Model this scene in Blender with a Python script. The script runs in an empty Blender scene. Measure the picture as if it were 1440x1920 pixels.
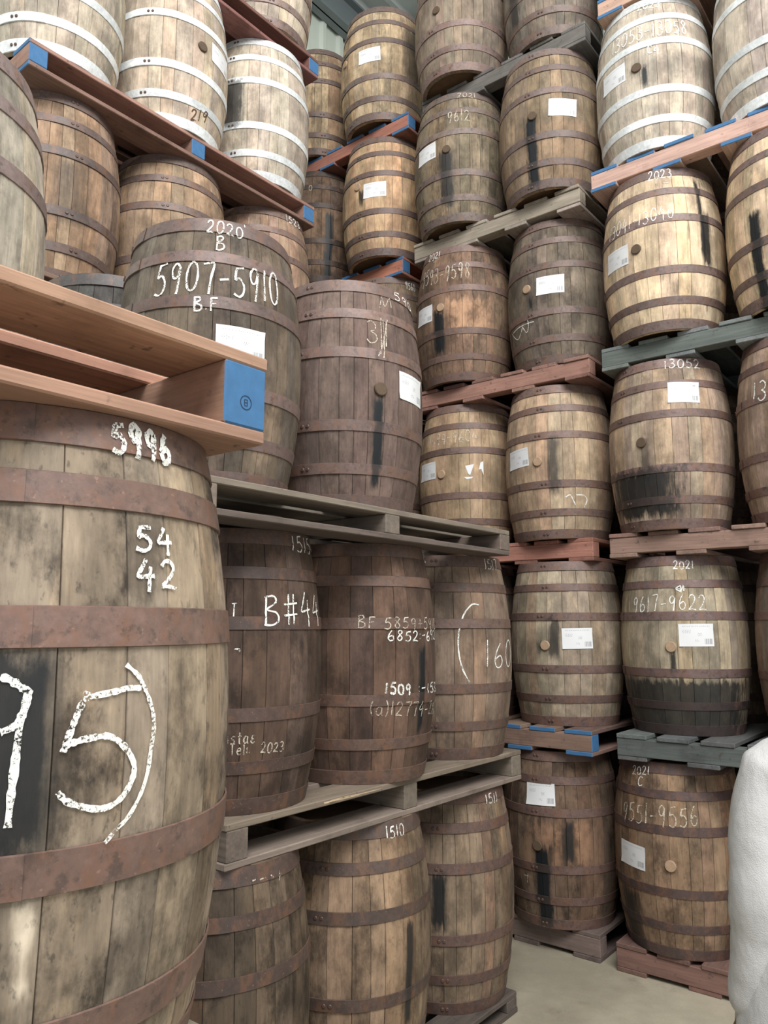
import bpy, bmesh, math, random
from math import sin, cos, pi, radians, atan2, hypot, sqrt
from mathutils import Vector, Matrix

# ------------------------------------------------------------------ camera, world, light, exposure
scene = bpy.context.scene
COL = scene.collection
cam_data = bpy.data.cameras.new('camera')
cam = bpy.data.objects.new('camera', cam_data)
COL.objects.link(cam)
cam.location = (0, 0, 1.72)
cam.rotation_euler = (radians(90 + 8.3), 0, 0)
cam_data.sensor_fit = 'VERTICAL'
cam_data.sensor_height = 36.0
cam_data.lens = 36.0 * 1450 / 1920
cam_data.clip_start = 0.02
scene.camera = cam

world = bpy.data.worlds.new('daylight')
scene.world = world
world.use_nodes = True
wbg = world.node_tree.nodes['Background']
wbg.inputs[0].default_value = (0.92, 0.955, 1.0, 1)
wbg.inputs[1].default_value = 0.42

def area(name, loc, target, sx, sy, power, color):
    d = bpy.data.lights.new(name, 'AREA')
    d.shape = 'RECTANGLE'; d.size = sx; d.size_y = sy; d.energy = power; d.color = color
    o = bpy.data.objects.new(name, d); COL.objects.link(o)
    o.location = loc
    o.rotation_euler = (Vector(target) - Vector(loc)).to_track_quat('-Z', 'Y').to_euler()
    return o
area('skylight', (1.6, -2.4, 8.6), (0.1, 3.6, 2.9), 7.0, 4.0, 960, (1.0, 0.975, 0.945))
area('doorway_daylight', (2.6, -4.5, 2.6), (0.0, 3.5, 2.2), 4.5, 4.0, 60, (0.95, 0.98, 1.0))

vs = scene.view_settings
vs.view_transform = 'Standard'; vs.look = 'None'; vs.gamma = 1.0
vs.use_curve_mapping = False
vs.exposure = 0.30

# ------------------------------------------------------------------ axes of the warehouse
AX = Vector((0.625, 0.781, 0)); BX = Vector((-0.781, 0.625, 0))     # along the left rows / along the far rows
YAW = atan2(0.781, 0.625)
def ab(a, b, z=0.0): return AX * a + BX * b + Vector((0, 0, z))
def lin(c):
    return [((v / 255) / 12.92 if v / 255 <= 0.04045 else ((v / 255 + 0.055) / 1.055) ** 2.4) for v in c]

DESAT = 0.22
def grey(c, k):
    l = 0.3 * c[0] + 0.59 * c[1] + 0.11 * c[2]
    return [v + (l - v) * k for v in c]

# ------------------------------------------------------------------ node helper
class NT:
    def __init__(s, name):
        s.m = bpy.data.materials.new(name); s.m.use_nodes = True
        s.t = s.m.node_tree; s.n = s.t.nodes; s.b = s.n['Principled BSDF']
    def link(s, a, b): s.t.links.new(a, b)
    def put(s, sock, v):
        if v is None: return
        if hasattr(v, 'is_output'): s.link(v, sock)
        else: sock.default_value = v
    def math(s, op, a, b=None, c=None, clamp=False):
        n = s.n.new('ShaderNodeMath'); n.operation = op; n.use_clamp = clamp
        s.put(n.inputs[0], a); s.put(n.inputs[1], b); s.put(n.inputs[2], c)
        return n.outputs[0]
    def vmath(s, op, a, b=None):
        n = s.n.new('ShaderNodeVectorMath'); n.operation = op
        s.put(n.inputs[0], a); s.put(n.inputs[1], b); return n.outputs[0]
    def obj(s): return s.n.new('ShaderNodeTexCoord').outputs['Object']
    def uv(s): return s.n.new('ShaderNodeTexCoord').outputs['UV']
    def rnd(s): return s.n.new('ShaderNodeObjectInfo').outputs['Random']
    def attr(s, name, out='Color'):
        n = s.n.new('ShaderNodeAttribute'); n.attribute_type = 'OBJECT'; n.attribute_name = name
        return n.outputs[out]
    def sep(s, v):
        n = s.n.new('ShaderNodeSeparateXYZ'); s.link(v, n.inputs[0]); return n.outputs
    def comb(s, x, y, z):
        n = s.n.new('ShaderNodeCombineXYZ')
        for i, v in enumerate((x, y, z)): s.put(n.inputs[i], v)
        return n.outputs[0]
    def noise(s, vec, scale=1.0, detail=3.0, rough=0.55):
        n = s.n.new('ShaderNodeTexNoise'); s.link(vec, n.inputs['Vector'])
        n.inputs['Scale'].default_value = scale; n.inputs['Detail'].default_value = detail
        n.inputs['Roughness'].default_value = rough
        return n.outputs['Fac']
    def smooth(s, v, lo, hi, a=0.0, b=1.0):
        n = s.n.new('ShaderNodeMapRange'); n.interpolation_type = 'SMOOTHSTEP'
        s.put(n.inputs['Value'], v); s.put(n.inputs['From Min'], lo); s.put(n.inputs['From Max'], hi)
        n.inputs['To Min'].default_value = a; n.inputs['To Max'].default_value = b
        return n.outputs[0]
    def lerp(s, v, a, b):
        n = s.n.new('ShaderNodeMapRange'); s.put(n.inputs['Value'], v)
        n.inputs['From Min'].default_value = 0; n.inputs['From Max'].default_value = 1
        n.inputs['To Min'].default_value = a; n.inputs['To Max'].default_value = b
        n.clamp = False; return n.outputs[0]
    def mix(s, f, a, b, mode='MIX'):
        n = s.n.new('ShaderNodeMix'); n.data_type = 'RGBA'; n.blend_type = mode
        s.put(n.inputs[0], f); s.put(n.inputs[6], a); s.put(n.inputs[7], b)
        return n.outputs[2]
    def scalec(s, c, f):
        n = s.n.new('ShaderNodeVectorMath'); n.operation = 'SCALE'
        s.put(n.inputs[0], c); s.put(n.inputs['Scale'], f); return n.outputs[0]
    def bump(s, h, strength=0.3, dist=0.002):
        n = s.n.new('ShaderNodeBump'); n.inputs['Strength'].default_value = strength
        n.inputs['Distance'].default_value = dist; s.link(h, n.inputs['Height'])
        s.link(n.outputs[0], s.b.inputs['Normal'])
    def base(s, c): s.put(s.b.inputs['Base Color'], c)
    def rough(s, v): s.put(s.b.inputs['Roughness'], v)

RB, RH, HT = 0.324, 0.270, 0.905                      # bilge radius, head radius, height of a barrel
def prof(z):
    u = 2 * z / HT - 1
    return RH + (RB - RH) * (1 - u * u)

def stain_mask(m, a, a2, x, y, z, nz):
    """mask of one spill: a = (angle, z low, z high), a2 = (half width, strength, soft)"""
    ang = m.math('ARCTAN2', y, x)
    sa = m.sep(a); s2 = m.sep(a2)
    d = m.math('WRAP', m.math('SUBTRACT', ang, sa[0]), pi, -pi)
    d = m.math('MULTIPLY', m.math('ABSOLUTE', d), 0.31)
    wob = m.math('MULTIPLY', m.math('SUBTRACT', nz, 0.5), m.math('MULTIPLY_ADD', s2[0], 2.2, 0.022))
    d = m.math('ADD', d, wob)
    soft = m.math('MULTIPLY_ADD', s2[0], 0.35, 0.003)
    side = m.smooth(d, m.math('ADD', s2[0], soft), m.math('SUBTRACT', s2[0], soft))
    zz = m.math('ADD', z, m.math('MULTIPLY', m.math('SUBTRACT', nz, 0.5), 0.22))
    up = m.smooth(zz, m.math('ADD', sa[2], 0.02), m.math('SUBTRACT', sa[2], 0.02))
    lo = m.smooth(zz, m.math('SUBTRACT', sa[1], 0.03), m.math('ADD', sa[1], 0.03))
    return m.math('MULTIPLY', m.math('MULTIPLY', side, s2[1]), m.math('MULTIPLY', up, lo))

def mat_stave():
    m = NT('aged_stave_wood')
    p = m.obj(); xyz = m.sep(p); r = m.rnd()
    off = m.comb(m.math('MULTIPLY', r, 91.0), m.math('MULTIPLY', r, 53.0), m.math('MULTIPLY', r, 37.0))
    q = m.vmath('ADD', p, off)
    tint = m.attr('tint'); look = m.sep(m.attr('look'))
    fine = m.noise(m.vmath('MULTIPLY', q, (130, 130, 7)), 1, 3, 0.6)
    mid = m.noise(m.vmath('MULTIPLY', q, (26, 26, 6)), 1, 4, 0.6)
    big = m.noise(m.vmath('MULTIPLY', q, (7, 7, 4.0)), 1, 5, 0.62)
    speck = m.noise(m.vmath('MULTIPLY', q, (70, 70, 38)), 1, 3, 0.65)
    drip = m.noise(m.vmath('MULTIPLY', q, (48, 48, 2.2)), 1, 3, 0.6)
    r2 = m.math('FRACT', m.math('MULTIPLY', r, 17.37))
    r3 = m.math('FRACT', m.math('MULTIPLY', r, 61.13))
    v = m.math('MULTIPLY_ADD', m.math('SUBTRACT', r2, 0.5), look[0], 1.0)
    v = m.math('MULTIPLY', v, m.lerp(fine, 0.68, 1.32))
    v = m.math('MULTIPLY', v, m.lerp(mid, 0.52, 1.50))
    v = m.math('MULTIPLY', v, m.lerp(big, 0.62, 1.40))
    c = m.scalec(tint, v)
    lk = m.math('MULTIPLY', look[0], 3.0, None, True)
    c = m.mix(m.math('MULTIPLY', m.math('MULTIPLY', m.smooth(r3, 0.35, 1.0), lk), 0.55), c, m.mix(1.0, c, (1.14, 0.97, 0.82, 1), 'MULTIPLY'))
    c = m.mix(m.math('MULTIPLY', m.math('MULTIPLY', m.smooth(r3, 0.5, 0.0), lk), 0.6), c, m.mix(1.0, c, (0.86, 0.88, 0.92, 1), 'MULTIPLY'))
    # bleached rubbed patches
    rubn = m.noise(m.vmath('MULTIPLY', q, (13, 13, 5)), 1, 5, 0.68)
    c = m.mix(m.math('MULTIPLY', m.smooth(rubn, 0.54, 0.70), 0.6), c, m.mix(1.0, c, (1.55, 1.45, 1.30, 1), 'MULTIPLY'))
    # patches of clean wood
    pm = stain_mask(m, m.attr('patch'), m.attr('patch_size'), xyz[0], xyz[1], xyz[2], mid)
    c = m.mix(pm, c, m.scalec(m.attr('patch_tint'), m.lerp(mid, 0.55, 1.35)))
    # black mould and grime, blotchy and smeared downwards
    blot = m.noise(m.vmath('MULTIPLY', q, (17, 17, 9)), 1, 6, 0.72)
    # weathering that runs across neighbouring staves
    wp = m.n.new('ShaderNodeNewGeometry').outputs['Position']
    wide = m.noise(m.vmath('MULTIPLY', wp, (6.5, 6.5, 4.5)), 1, 6, 0.68)
    c = m.scalec(c, m.lerp(m.smooth(wide, 0.34, 0.66), 0.72, 1.22))
    gsum = m.math('ADD', m.math('MULTIPLY', big, 0.3), m.math('ADD', m.math('MULTIPLY', blot, 0.32), m.math('MULTIPLY', m.math('SUBTRACT', 1.0, wide), 0.38)))
    gr = m.math('MULTIPLY', m.smooth(gsum, 0.465, 0.575), m.math('MULTIPLY', look[1], 1.35))
    gr = m.math('MULTIPLY', gr, m.lerp(speck, 0.45, 1.3), None, True)
    c = m.mix(gr, c, m.mix(1.0, c, (0.27, 0.26, 0.26, 1), 'MULTIPLY'))
    sp = m.math('MULTIPLY', m.smooth(speck, 0.58, 0.72), m.math('MULTIPLY', look[1], 0.7))
    c = m.mix(sp, c, (0.030, 0.028, 0.026, 1))
    dm = m.math('MULTIPLY', m.smooth(m.math('ADD', m.math('MULTIPLY', drip, 0.75), m.math('MULTIPLY', blot, 0.25)), 0.565, 0.65), look[2])
    c = m.mix(dm, c, (0.020, 0.020, 0.021, 1))
    # dirt gathered along some of the joints
    yr = m.math('DIVIDE', m.math('ABSOLUTE', m.math('ARCTAN2', xyz[1], xyz[0])), m.attr('half', 'Fac'))
    em = m.math('MULTIPLY', m.smooth(m.math('ADD', yr, m.lerp(blot, -0.25, 0.2)), 0.84, 1.0), m.smooth(rubn, 0.36, 0.66))
    c = m.mix(m.math('MULTIPLY', em, 0.45), c, (0.03, 0.027, 0.024, 1))
    wet = None
    for k in ('a', 'b'):
        sm = stain_mask(m, m.attr('stain_' + k), m.attr('stain_size_' + k), xyz[0], xyz[1], xyz[2], m.math('MULTIPLY_ADD', drip, 0.45, m.math('MULTIPLY', blot, 0.55)))
        c = m.mix(sm, c, (0.011, 0.013, 0.015, 1))
        wet = sm if wet is None else m.math('MAXIMUM', wet, sm)
    m.base(c)
    m.rough(m.math('SUBTRACT', 0.78, m.math('MULTIPLY', wet, 0.30)))
    m.b.inputs['Specular IOR Level'].default_value = 0.35
    m.bump(m.math('ADD', fine, mid), 0.35, 0.0022)
    return m.m

def mat_hoop(name, white):
    m = NT(name)
    p = m.obj(); xyz = m.sep(p); r = m.rnd()
    q = m.vmath('ADD', p, m.comb(m.math('MULTIPLY', r, 71.0), m.math('MULTIPLY', r, 43.0), m.math('MULTIPLY', r, 29.0)))
    tint = m.attr('tint')
    n1 = m.noise(q, 9, 5, 0.65); n2 = m.noise(q, 60, 4, 0.65); n3 = m.noise(m.vmath('MULTIPLY', q, (22, 22, 12)), 1, 6, 0.72)
    v = m.math('MULTIPLY', m.lerp(n1, 0.50, 1.50), m.lerp(n2, 0.55, 1.45))
    c = m.scalec(tint, v)
    if white:
        c = m.mix(m.math('MULTIPLY', m.smooth(n3, 0.58, 0.75), 0.5), c, (0.42, 0.45, 0.45, 1))
    else:
        c = m.mix(m.math('MULTIPLY', m.smooth(n3, 0.48, 0.62), 0.70), c, m.mix(0.45, (0.23, 0.105, 0.052, 1), tint))
        c = m.mix(m.math('MULTIPLY', m.smooth(m.noise(q, 34, 5, 0.7), 0.52, 0.66), 0.60), c, (0.060, 0.046, 0.040, 1))
        c = m.mix(m.math('MULTIPLY', m.smooth(m.noise(q, 130, 2, 0.5), 0.66, 0.76), 0.45), c, (0.33, 0.23, 0.17, 1))
    for k in ('a', 'b'):
        sm = stain_mask(m, m.attr('stain_' + k), m.attr('stain_size_' + k), xyz[0], xyz[1], m.math('ADD', xyz[2], m.attr('lift', 'Fac')), n3)
        c = m.mix(m.math('MULTIPLY', sm, 0.8), c, (0.014, 0.015, 0.016, 1))
    m.base(c); m.rough(0.48 if white else 0.56)
    m.b.inputs['Metallic'].default_value = 0.0 if white else 0.12
    m.b.inputs['Specular IOR Level'].default_value = 0.55
    m.bump(n2, 0.25, 0.0015)
    return m.m

def mat_board():
    m = NT('pallet_wood')
    p = m.obj(); r = m.rnd()
    q = m.vmath('ADD', p, m.comb(m.math('MULTIPLY', r, 31.0), m.math('MULTIPLY', r, 17.0), m.math('MULTIPLY', r, 23.0)))
    tint = m.attr('tint')
    fine = m.noise(m.vmath('MULTIPLY', q, (5, 110, 110)), 1, 4, 0.6)
    mid = m.noise(m.vmath('MULTIPLY', q, (3.5, 24, 24)), 1, 4, 0.6)
    big = m.noise(q, 5, 4, 0.6)
    v = m.math('MULTIPLY', m.lerp(fine, 0.60, 1.4), m.lerp(mid, 0.58, 1.42))
    v = m.math('MULTIPLY', v, m.lerp(m.math('FRACT', m.math('MULTIPLY', r, 13.7)), 0.80, 1.18))
    c = m.scalec(tint, v)
    c = m.mix(m.math('MULTIPLY', m.smooth(big, 0.52, 0.70), 0.55), c, m.mix(1.0, c, (0.52, 0.50, 0.50, 1), 'MULTIPLY'))
    c = m.mix(m.math('MULTIPLY', m.smooth(m.noise(q, 34, 3, 0.6), 0.62, 0.74), 0.6), c, (0.05, 0.045, 0.042, 1))
    m.base(c); m.rough(0.82); m.b.inputs['Specular IOR Level'].default_value = 0.3
    m.bump(m.math('ADD', fine, mid), 0.35, 0.002)
    return m.m

def mat_flat(name, rgb, rough=0.7, var=0.15, scale=30, spec=0.4, bump=0.0, metal=0.0):
    m = NT(name)
    n = m.noise(m.obj(), scale, 4, 0.6)
    m.base(m.scalec((*lin(rgb), ), m.lerp(n, 1 - var, 1 + var)))
    m.rough(rough); m.b.inputs['Specular IOR Level'].default_value = spec
    m.b.inputs['Metallic'].default_value = metal
    if bump: m.bump(n, bump, 0.002)
    return m.m

def mat_chalk(name, rgb, lo, hi):
    m = NT(name)
    n = m.noise(m.obj(), 260, 3, 0.6); n2 = m.noise(m.obj(), 28, 3, 0.6)
    m.base((*lin(rgb), 1)); m.rough(0.95); m.b.inputs['Specular IOR Level'].default_value = 0.1
    m.put(m.b.inputs['Alpha'], m.smooth(m.math('ADD', m.math('MULTIPLY', n, 0.6), m.math('MULTIPLY', n2, 0.4)), lo, hi))
    return m.m

def mat_label():
    m = NT('printed_paper_label')
    u = m.sep(m.uv())
    def rect(x0, x1, y0, y1):
        a = m.math('MULTIPLY', m.math('GREATER_THAN', u[0], x0), m.math('LESS_THAN', u[0], x1))
        b = m.math('MULTIPLY', m.math('GREATER_THAN', u[1], y0), m.math('LESS_THAN', u[1], y1))
        return m.math('MULTIPLY', a, b)
    words = m.noise(m.comb(m.math('MULTIPLY', u[0], 46.0), m.math('FLOOR', m.math('MULTIPLY', u[1], 22.0)), 0.0), 1, 2, 0.6)
    row = m.math('LESS_THAN', m.math('FRACT', m.math('MULTIPLY', u[1], 22.0)), 0.55)
    txt = m.math('MULTIPLY', m.math('GREATER_THAN', words, 0.52), row)
    areas = m.math('ADD', rect(0.10, 0.90, 0.87, 0.92), m.math('ADD', rect(0.10, 0.34, 0.58, 0.74), rect(0.52, 0.66, 0.46, 0.60)), None, True)
    areas = m.math('ADD', areas, rect(0.44, 0.56, 0.20, 0.30), None, True)
    bars = m.math('GREATER_THAN', m.noise(m.comb(m.math('MULTIPLY', u[0], 90.0), 3.0, 0.0), 1, 1, 0.5), 0.5)
    code = m.math('MULTIPLY', bars, rect(0.72, 0.95, 0.10, 0.34))
    ink = m.math('ADD', m.math('MULTIPLY', m.math('MULTIPLY', txt, areas), 0.85), m.math('MULTIPLY', code, 0.85), None, True)
    m.base(m.mix(ink, (0.78, 0.80, 0.82, 1), (0.10, 0.11, 0.13, 1)))
    m.rough(0.45)
    return m.m

def mat_floor():
    m = NT('worn_concrete')
    p = m.obj()
    a = m.noise(p, 0.9, 6, 0.6); b = m.noise(p, 9, 5, 0.65); c3 = m.noise(p, 90, 3, 0.6)
    c = m.mix(m.smooth(a, 0.38, 0.66), (*lin((150, 143, 126)), 1), (*lin((178, 171, 152)), 1))
    c = m.scalec(c, m.math('MULTIPLY', m.lerp(b, 0.78, 1.2), m.lerp(c3, 0.9, 1.1)))
    c = m.mix(m.math('MULTIPLY', m.smooth(m.noise(p, 2.3, 5, 0.7), 0.56, 0.72), 0.45), c, (*lin((98, 90, 80)), 1))
    m.base(c); m.rough(0.62); m.bump(m.math('ADD', b, c3), 0.15, 0.002)
    return m.m

def mat_bung():
    m = NT('bung_wood')
    n = m.noise(m.obj(), 60, 4, 0.6)
    m.base(m.scalec(m.attr('tint'), m.lerp(n, 0.65, 1.3))); m.rough(0.8); m.bump(n, 0.3, 0.002)
    return m.m
M_STAVE = mat_stave()
M_HOOP = mat_hoop('rusty_hoop_iron', False)
M_WHITE = mat_hoop('galvanised_hoop_iron', True)
M_BOARD = mat_board()
M_BLUE = mat_flat('blue_paint', (66, 112, 156), 0.7, 0.25, 40)
M_BUNG = mat_bung()
M_HEAD = mat_flat('head_wood', (120, 96, 72), 0.85, 0.25, 20)
M_RIVET = mat_flat('rivet_iron', (96, 76, 68), 0.5, 0.2, 80, 0.5, 0, 0.3)
M_CHALK = mat_chalk('white_chalk', (236, 236, 230), 0.40, 0.50)
M_FAINT = mat_chalk('faint_chalk', (208, 199, 182), 0.40, 0.56)
M_PEN = mat_chalk('brown_marker', (92, 74, 60), 0.36, 0.5)
M_LABEL = mat_label()
M_SCRAP = mat_flat('torn_paper', (222, 226, 228), 0.6, 0.04, 20)
M_FLOOR = mat_floor()
M_WALL = mat_flat('pale_green_wall_sheet', (216, 224, 214), 0.6, 0.06, 6)
M_CEIL = mat_flat('pale_roof_sheet', (205, 210, 210), 0.6, 0.05, 6)
M_BEAM = mat_flat('grey_steel', (128, 136, 140), 0.5, 0.08, 12)
M_SHIRT = None

# ------------------------------------------------------------------ mesh helpers
def mesh_from(name, verts, faces, mats, smooth=True, angle=35, mat_idx=None, uvs=None):
    me = bpy.data.meshes.new(name)
    me.from_pydata(verts, [], faces)
    for mt in mats: me.materials.append(mt)
    if mat_idx: me.polygons.foreach_set('material_index', mat_idx)
    if smooth:
        me.polygons.foreach_set('use_smooth', [True] * len(me.polygons))
        me.set_sharp_from_angle(angle=radians(angle))
    if uvs:
        ul = me.uv_layers.new(name='UVMap')
        for l in me.loops: ul.data[l.index].uv = uvs[l.vertex_index]
    me.update()
    return me

def fix_normals(me):
    bm = bmesh.new(); bm.from_mesh(me)
    bmesh.ops.recalc_face_normals(bm, faces=bm.faces)
    bm.to_mesh(me); bm.free()

def obj(name, me, parent=None, loc=(0, 0, 0), rz=0.0):
    o = bpy.data.objects.new(name, me)
    COL.objects.link(o)
    o.location = loc
    if rz: o.rotation_euler = (0, 0, rz)
    if parent: o.parent = parent
    return o

def tag(o, label, cat, group=None, kind=None):
    if label: o['label'] = label
    if cat: o['category'] = cat
    if group: o['group'] = group
    if kind: o['kind'] = kind
    return o

def box_mesh(name, sx, sy, sz, mats, bev=0.002, ends=None, base=True):
    """box along x centred in x and y, z from 0; the two x ends take material slot 1 when ends is given"""
    bm = bmesh.new()
    bmesh.ops.create_cube(bm, size=1.0)
    bmesh.ops.scale(bm, vec=(sx, sy, sz), verts=bm.verts)
    bmesh.ops.translate(bm, vec=(0, 0, sz / 2 if base else 0), verts=bm.verts)
    if bev: bmesh.ops.bevel(bm, geom=list(bm.edges), offset=bev, segments=1, affect='EDGES')
    me = bpy.data.meshes.new(name)
    if ends:
        for f in bm.faces:
            if abs(f.normal.x) > 0.6: f.material_index = 1
    bm.to_mesh(me); bm.free()
    for mt in mats: me.materials.append(mt)
    return me

# ------------------------------------------------------------------ barrel meshes
HOOPS = [(0.0, 0.058), (0.140, 0.186), (0.318, 0.366), (0.634, 0.682), (0.814, 0.860), (0.942, 1.0)]
HOOP_T = 0.0032
HOOPS_NEAR = [(0.0, 0.060), (0.113, 0.165), (0.328, 0.386), (0.648, 0.706), (0.848, 0.898), (0.940, 1.0)]   # the near barrel's hoops sit a little further apart
CUR = {'hoops': HOOPS}
def surf(z):
    f = z / HT
    for a, b in CUR['hoops']:
        if a - 0.004 <= f <= b + 0.004: return prof(z) + HOOP_T
    return prof(z)

STAVE_W = (10, 12, 14, 16)
NR = 13
def stave_mesh(deg):
    w = radians(deg) / 2
    V, F = [], []
    for i in range(NR):
        z = HT * i / (NR - 1)
        r = prof(z); g = 0.0003 / r; ch = 0.0009 / r
        pts = [(r - 0.022, -(w - g)), (r - 0.0016, -(w - g)), (r, -(w - g - ch)), (r + 0.0004, 0.0), (r, w - g - ch), (r - 0.0016, w - g), (r - 0.022, w - g)]
        for rr, a in pts: V.append((rr * cos(a), rr * sin(a), z))
    k = 7
    for i in range(NR - 1):
        for j in range(k):
            j2 = (j + 1) % k
            F.append((i * k + j, i * k + j2, (i + 1) * k + j2, (i + 1) * k + j))
    F.append(tuple(range(k - 1, -1, -1))); F.append(tuple((NR - 1) * k + j for j in range(k)))
    me = mesh_from('stave', V, F, [M_STAVE], True, 40)
    return me
STAVES = {d: stave_mesh(d) for d in STAVE_W}

def hoop_mesh(f0, f1, mat):
    z0, z1 = f0 * HT, f1 * HT
    n = 60; V, F = [], []
    zs = [z0, z0 + 0.0012, (z0 + z1) / 2, z1 - 0.0012, z1]
    for i in range(n + 7):                                  # overlaps itself: the riveted lap
        a = 2 * pi * i / n - 0.20
        lift = 0.0 if i < n - 2 else min(1, (i - n + 2) / 2) * 0.0022
        for q, z in enumerate(zs):
            r = prof(z) + lift + (0.0002 if q in (0, 4) else HOOP_T)
            V.append((r * cos(a), r * sin(a), z))
    for i in range(n + 6):
        for q in range(4):
            b = i * 5 + q
            F.append((b, b + 5, b + 6, b + 1))
    i = n + 6
    return mesh_from('hoop', V, F, [mat], True, 40)
HOOP_ME = {'near': [hoop_mesh(a, b, M_HOOP) for a, b in HOOPS_NEAR], False: [hoop_mesh(a, b, M_HOOP) for a, b in HOOPS], True: [hoop_mesh(a, b, M_WHITE) for a, b in HOOPS]}

def disc_mesh(name, r, t, n, mat, axis='z', bev=0.0):
    V, F = [], []
    prof_ = [(0, 0), (r, 0), (r, t - bev), (r - bev, t)] if bev else [(0, 0), (r, 0), (r, t)]
    prof_ = prof_[1:]
    for rr, z in prof_:
        for i in range(n):
            a = 2 * pi * i / n
            p = (rr * cos(a), rr * sin(a), z)
            V.append(p if axis == 'z' else (p[2], p[0], p[1]))
    L = len(prof_)
    for q in range(L - 1):
        for i in range(n):
            F.append((q * n + i, q * n + (i + 1) % n, (q + 1) * n + (i + 1) % n, (q + 1) * n + i))
    F.append(tuple(range(n - 1, -1, -1))); F.append(tuple((L - 1) * n + i for i in range(n)))
    return mesh_from(name, V, F, [mat], True, 40)
HEAD_ME = disc_mesh('barrel_head', prof(0.04) - 0.0225, 0.018, 32, M_HEAD)
BUNG_ME = disc_mesh('bung', 0.027, 0.016, 16, M_BUNG, 'x', 0.003)
RIVET_ME = disc_mesh('rivet', 0.0075, 0.004, 8, M_RIVET, 'x', 0.002)

# ------------------------------------------------------------------ handwriting
G = {
'0': [[(.5,1),(.2,.85),(.08,.5),(.2,.12),(.5,0),(.8,.15),(.92,.5),(.8,.86),(.5,1)]],
'1': [[(.5,1),(.48,.5),(.46,0)]],
'2': [[(.1,.78),(.3,.98),(.62,.98),(.8,.78),(.66,.5),(.3,.2),(.08,.03),(.5,.06),(.95,0)]],
'3': [[(.15,.9),(.45,1),(.78,.85),(.7,.6),(.4,.52),(.75,.42),(.88,.2),(.6,.02),(.3,.0),(.08,.14)]],
'4': [[(.5,1),(.28,.68),(.08,.38),(.5,.4),(.95,.44)],[(.72,.75),(.68,.3),(.66,-.12)]],
'5': [[(.9,.98),(.32,.93)],[(.32,.96),(.2,.55),(.5,.62),(.85,.42),(.82,.15),(.5,0),(.08,.08)]],
'6': [[(.62,1),(.32,.7),(.14,.3),(.35,.02),(.72,.06),(.86,.3),(.62,.5),(.2,.34)]],
'7': [[(.08,.95),(.5,.98),(.9,.96),(.66,.5),(.5,-.05)]],
'8': [[(.78,.88),(.45,1),(.2,.8),(.5,.56),(.82,.25),(.5,0),(.18,.22),(.5,.55),(.78,.78),(.78,.88)]],
'9': [[(.82,.85),(.5,1),(.18,.8),(.3,.52),(.62,.55),(.82,.88),(.76,.5),(.62,-.04)]],
'B': [[(.15,1),(.13,0)],[(.05,.97),(.6,1),(.72,.78),(.2,.54),(.78,.42),(.86,.14),(.5,0),(.05,.02)]],
'C': [[(.85,.85),(.5,1),(.18,.72),(.12,.3),(.4,.02),(.88,.12)]],
'F': [[(.18,1),(.15,0)],[(.18,.97),(.85,1)],[(.17,.52),(.7,.55)]],
'P': [[(.2,1),(.18,0)],[(.1,.95),(.65,1),(.82,.75),(.55,.5),(.2,.48)]],
'T': [[(.05,.95),(.95,1)],[(.5,.97),(.48,0)]],
'#': [[(.35,1),(.25,0)],[(.72,1),(.62,0)],[(.02,.66),(.98,.7)],[(0,.3),(.95,.34)]],
'i': [[(.5,.62),(.48,0)]], 'l': [[(.5,1),(.48,.05),(.6,0)]],
's': [[(.85,.62),(.4,.66),(.25,.45),(.7,.3),(.6,.02),(.1,.05)]],
't': [[(.5,1.1),(.48,.1),(.7,0)],[(.1,.7),(.9,.72)]],
'a': [[(.78,.6),(.35,.62),(.12,.3),(.35,.02),(.72,.2),(.8,.6),(.8,.1),(.98,0)]],
'e': [[(.15,.32),(.8,.4),(.6,.64),(.25,.5),(.15,.2),(.45,0),(.85,.1)]],
'&': [[(.85,.68),(.4,.7),(.35,.42),(.7,.38)],[(.6,.38),(.2,.22),(.45,0),(.9,.1)]],
'-': [[(.1,.45),(.9,.5)]], '.': [[(.4,.12),(.6,.1)]], ':': [[(.42,.66),(.56,.64)],[(.4,.2),(.54,.18)]],
'+': [[(.1,.45),(.9,.47)],[(.5,.8),(.48,.15)]],
'(': [[(.8,1.1),(.35,.7),(.3,.3),(.75,-.1)]], ')': [[(.2,1.1),(.65,.7),(.7,.3),(.25,-.1)]],
}
WID = {'1': .55, '.': .4, ':': .4, 'i': .45, 'l': .45, ' ': .55, '(': .5, ')': .5, 't': .8, '-': .85}

def smooth_line(pts, per=4):
    if len(pts) < 3: return pts
    out = []
    for i in range(len(pts) - 1):
        p0 = pts[max(0, i - 1)]; p1 = pts[i]; p2 = pts[i + 1]; p3 = pts[min(len(pts) - 1, i + 2)]
        for k in range(per):
            t = k / per
            out.append(tuple(0.5 * ((2 * b) + (c_ - a) * t + (2 * a - 5 * b + 4 * c_ - d) * t * t + (3 * b - a - 3 * c_ + d) * t ** 3) for a, b, c_, d in zip(p0, p1, p2, p3)))
    out.append(pts[-1]); return out

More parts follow.
